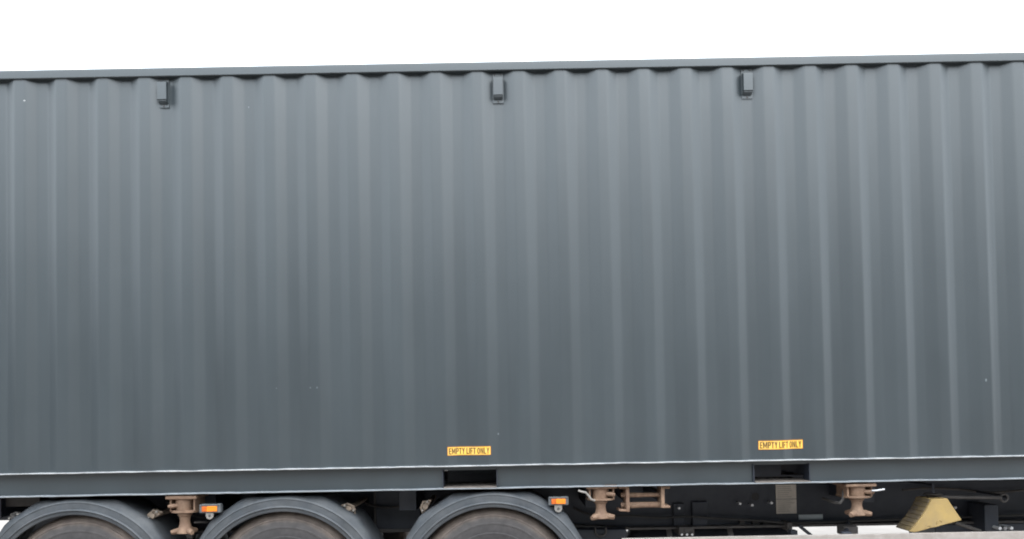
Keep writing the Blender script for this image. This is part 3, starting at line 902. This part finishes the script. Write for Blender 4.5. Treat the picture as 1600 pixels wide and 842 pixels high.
# rod and ring of the chock holder
hold = holder('chock_holder', trl)
q = MB(); q.tube([px(*a) for a in ((1449, 773.5, 0.16), (1470, 775.3, 0.16), (1500, 776.2, 0.18), (1540, 776.4, 0.22), (1563, 776.5, 0.25))], 0.012, 10); q.build('rod', 'grime', hold)
c = px(1569, 777, 0.26)
q = MB()
ring = [(c.x+0.026*math.cos(2*math.pi*k/16), c.y, c.z+0.026*math.sin(2*math.pi*k/16)) for k in range(17)]
q.tube(ring, 0.008, 8, caps=False); q.build('ring', 'grime', hold)
c = px(1458, 771.5, 0.16)
q = MB(); q.lathe([(0.0, 0.006), (0.05, 0.005), (0.062, 0.0), (0.05, -0.006), (0.0, -0.007)], (c.x, c.y, c.z+0.002), seg=28); q.build('retaining_disc', 'grime', hold)
q = MB(); q.tube([(c.x, c.y, c.z), (c.x, c.y, c.z+0.06), (c.x, CH_Y+0.06, c.z+0.06)], 0.010, 8); q.build('hanger', 'black', hold)
c = px(1569, 777, 0.26)
q = MB(); q.tube([(c.x+0.026, c.y, c.z), (c.x+0.06, 0.4, c.z), (c.x+0.06, CH_Y+0.06, c.z)], 0.010, 8); q.build('hanger', 'black', hold)
# gear at the right: jack leg mount
A = px(1538, 788, 0.55); B = px(1562, 842, 0.55)
q = MB(); q.box(A.x, B.x, 0.55, CH_Y+0.055, A.z-0.45, A.z, 0.01); q.build('leg_mount', 'black', trl)
for i, xx in enumerate((1560, 1568, 1578)):
    c = px(xx, 824, 0.5)
    q = MB(); q.tube([(c.x, 0.48, c.z), (c.x, 0.75, c.z)], 0.012, 8); q.build('bolt', 'bolt' if i != 1 else 'steel', trl)
A = px(1462, 822, 0.7); B = px(1640, 842, 0.7)
q = MB(); q.box(A.x, B.x, 0.70, 1.1, A.z-0.35, cbz-0.006, 0.02); q.build('battery_box', 'black', trl)
a = px(1492, 816, 0.45); b = px(1532, 829, 0.45)
q = MB(); q.tube([a, b], 0.013, 8); q.build('brace', 'grime', trl)
# landing legs, out towards the front
for yy in (0.42, W-0.56):
    ll = holder('landing_leg', trl)
    q = MB(); q.box(4.75, 4.89, yy, yy+0.14, 0.45, ZB-0.05, 0.006); q.build('outer_tube', 'black', ll)
    q = MB(); q.box(4.77, 4.87, yy+0.02, yy+0.12, 0.04, 0.5, 0.006); q.build('inner_tube', 'grime', ll)
    q = MB(); q.box(4.68, 4.96, yy-0.03, yy+0.17, 0.0, 0.04, 0.008); q.build('foot', 'grime', ll)
    q = MB(); q.box(4.76, 4.88, yy+(0.139 if yy < 1 else -0.2), yy+(0.34 if yy < 1 else 0.001), 0.75, ZB-0.06); q.build('leg_bracket', 'black', ll)

# ------------------------------------------------------------------ wheel chock
CY0, CY1 = 0.055, 0.235
def P(x, y): v = px(x, y, CY0); return (v.x, v.z)
arc = []
b0, c0 = P(1455.5, 779.5), P(1421.5, 829.5)
for i in range(9):
    t_ = i/8.0
    bx_ = b0[0] + (c0[0]-b0[0])*t_ ; bz_ = b0[1] + (c0[1]-b0[1])*t_
    sag = 0.013*math.sin(math.pi*t_)
    arc.append((bx_ + sag*0.75, bz_ - sag*0.55))
poly = [P(1480.5, 778), P(1503, 811.8), P(1488, 815.8), P(1472, 820), P(1463, 822.8), P(1455, 824), P(1446, 826.8), P(1436, 829.6), P(1428, 831.2)]
poly = poly + arc[::-1]
cent = px(1460, 812, (CY0+CY1)/2)
chock = thing('wheel_chock', cent, 'dirty yellow plastic wheel chock tilted in its holder below the container', 'wheel chock')
q = MB(); q.prism(poly, CY0, CY1, 0.004)
q.build('wedge', 'chock', chock)
q = MB()
for i in range(8):
    p0, p1 = Vector(arc[i]), Vector(arc[i+1])
    d = (p1-p0); n = Vector((d.y, -d.x)).normalized()
    if n.x > 0: n = -n
    a0 = p0 + d*0.06; a1 = p0 + d*0.94
    q.prism([tuple(a0), tuple(a1), tuple(a1+n*0.006), tuple(a0+n*0.006)], CY0+0.012, CY1-0.004, 0.0015)
q.build('ramp_ribs', 'chockramp', chock)
for xx, yy, w_ in ((1468, 812.5, 4.5), (1450, 820.5, 3.2)):
    c = P(xx, yy); c2 = P(xx+w_*0.9, yy+10)
    q = MB()
    pts = [(c[0]-0.012+0.001*k, CY0-0.001, c[1]-0.03+0.004*k) for k in range(2)]
    path = [(c[0]+0.018*math.cos(a), CY0-0.0008, c[1]-0.018+0.020*math.sin(a)) for a in [R(200-25*k) for k in range(8)]]
    q.tube(path, 0.0025, 6); q.build('moulded_ridge', 'chock', chock)
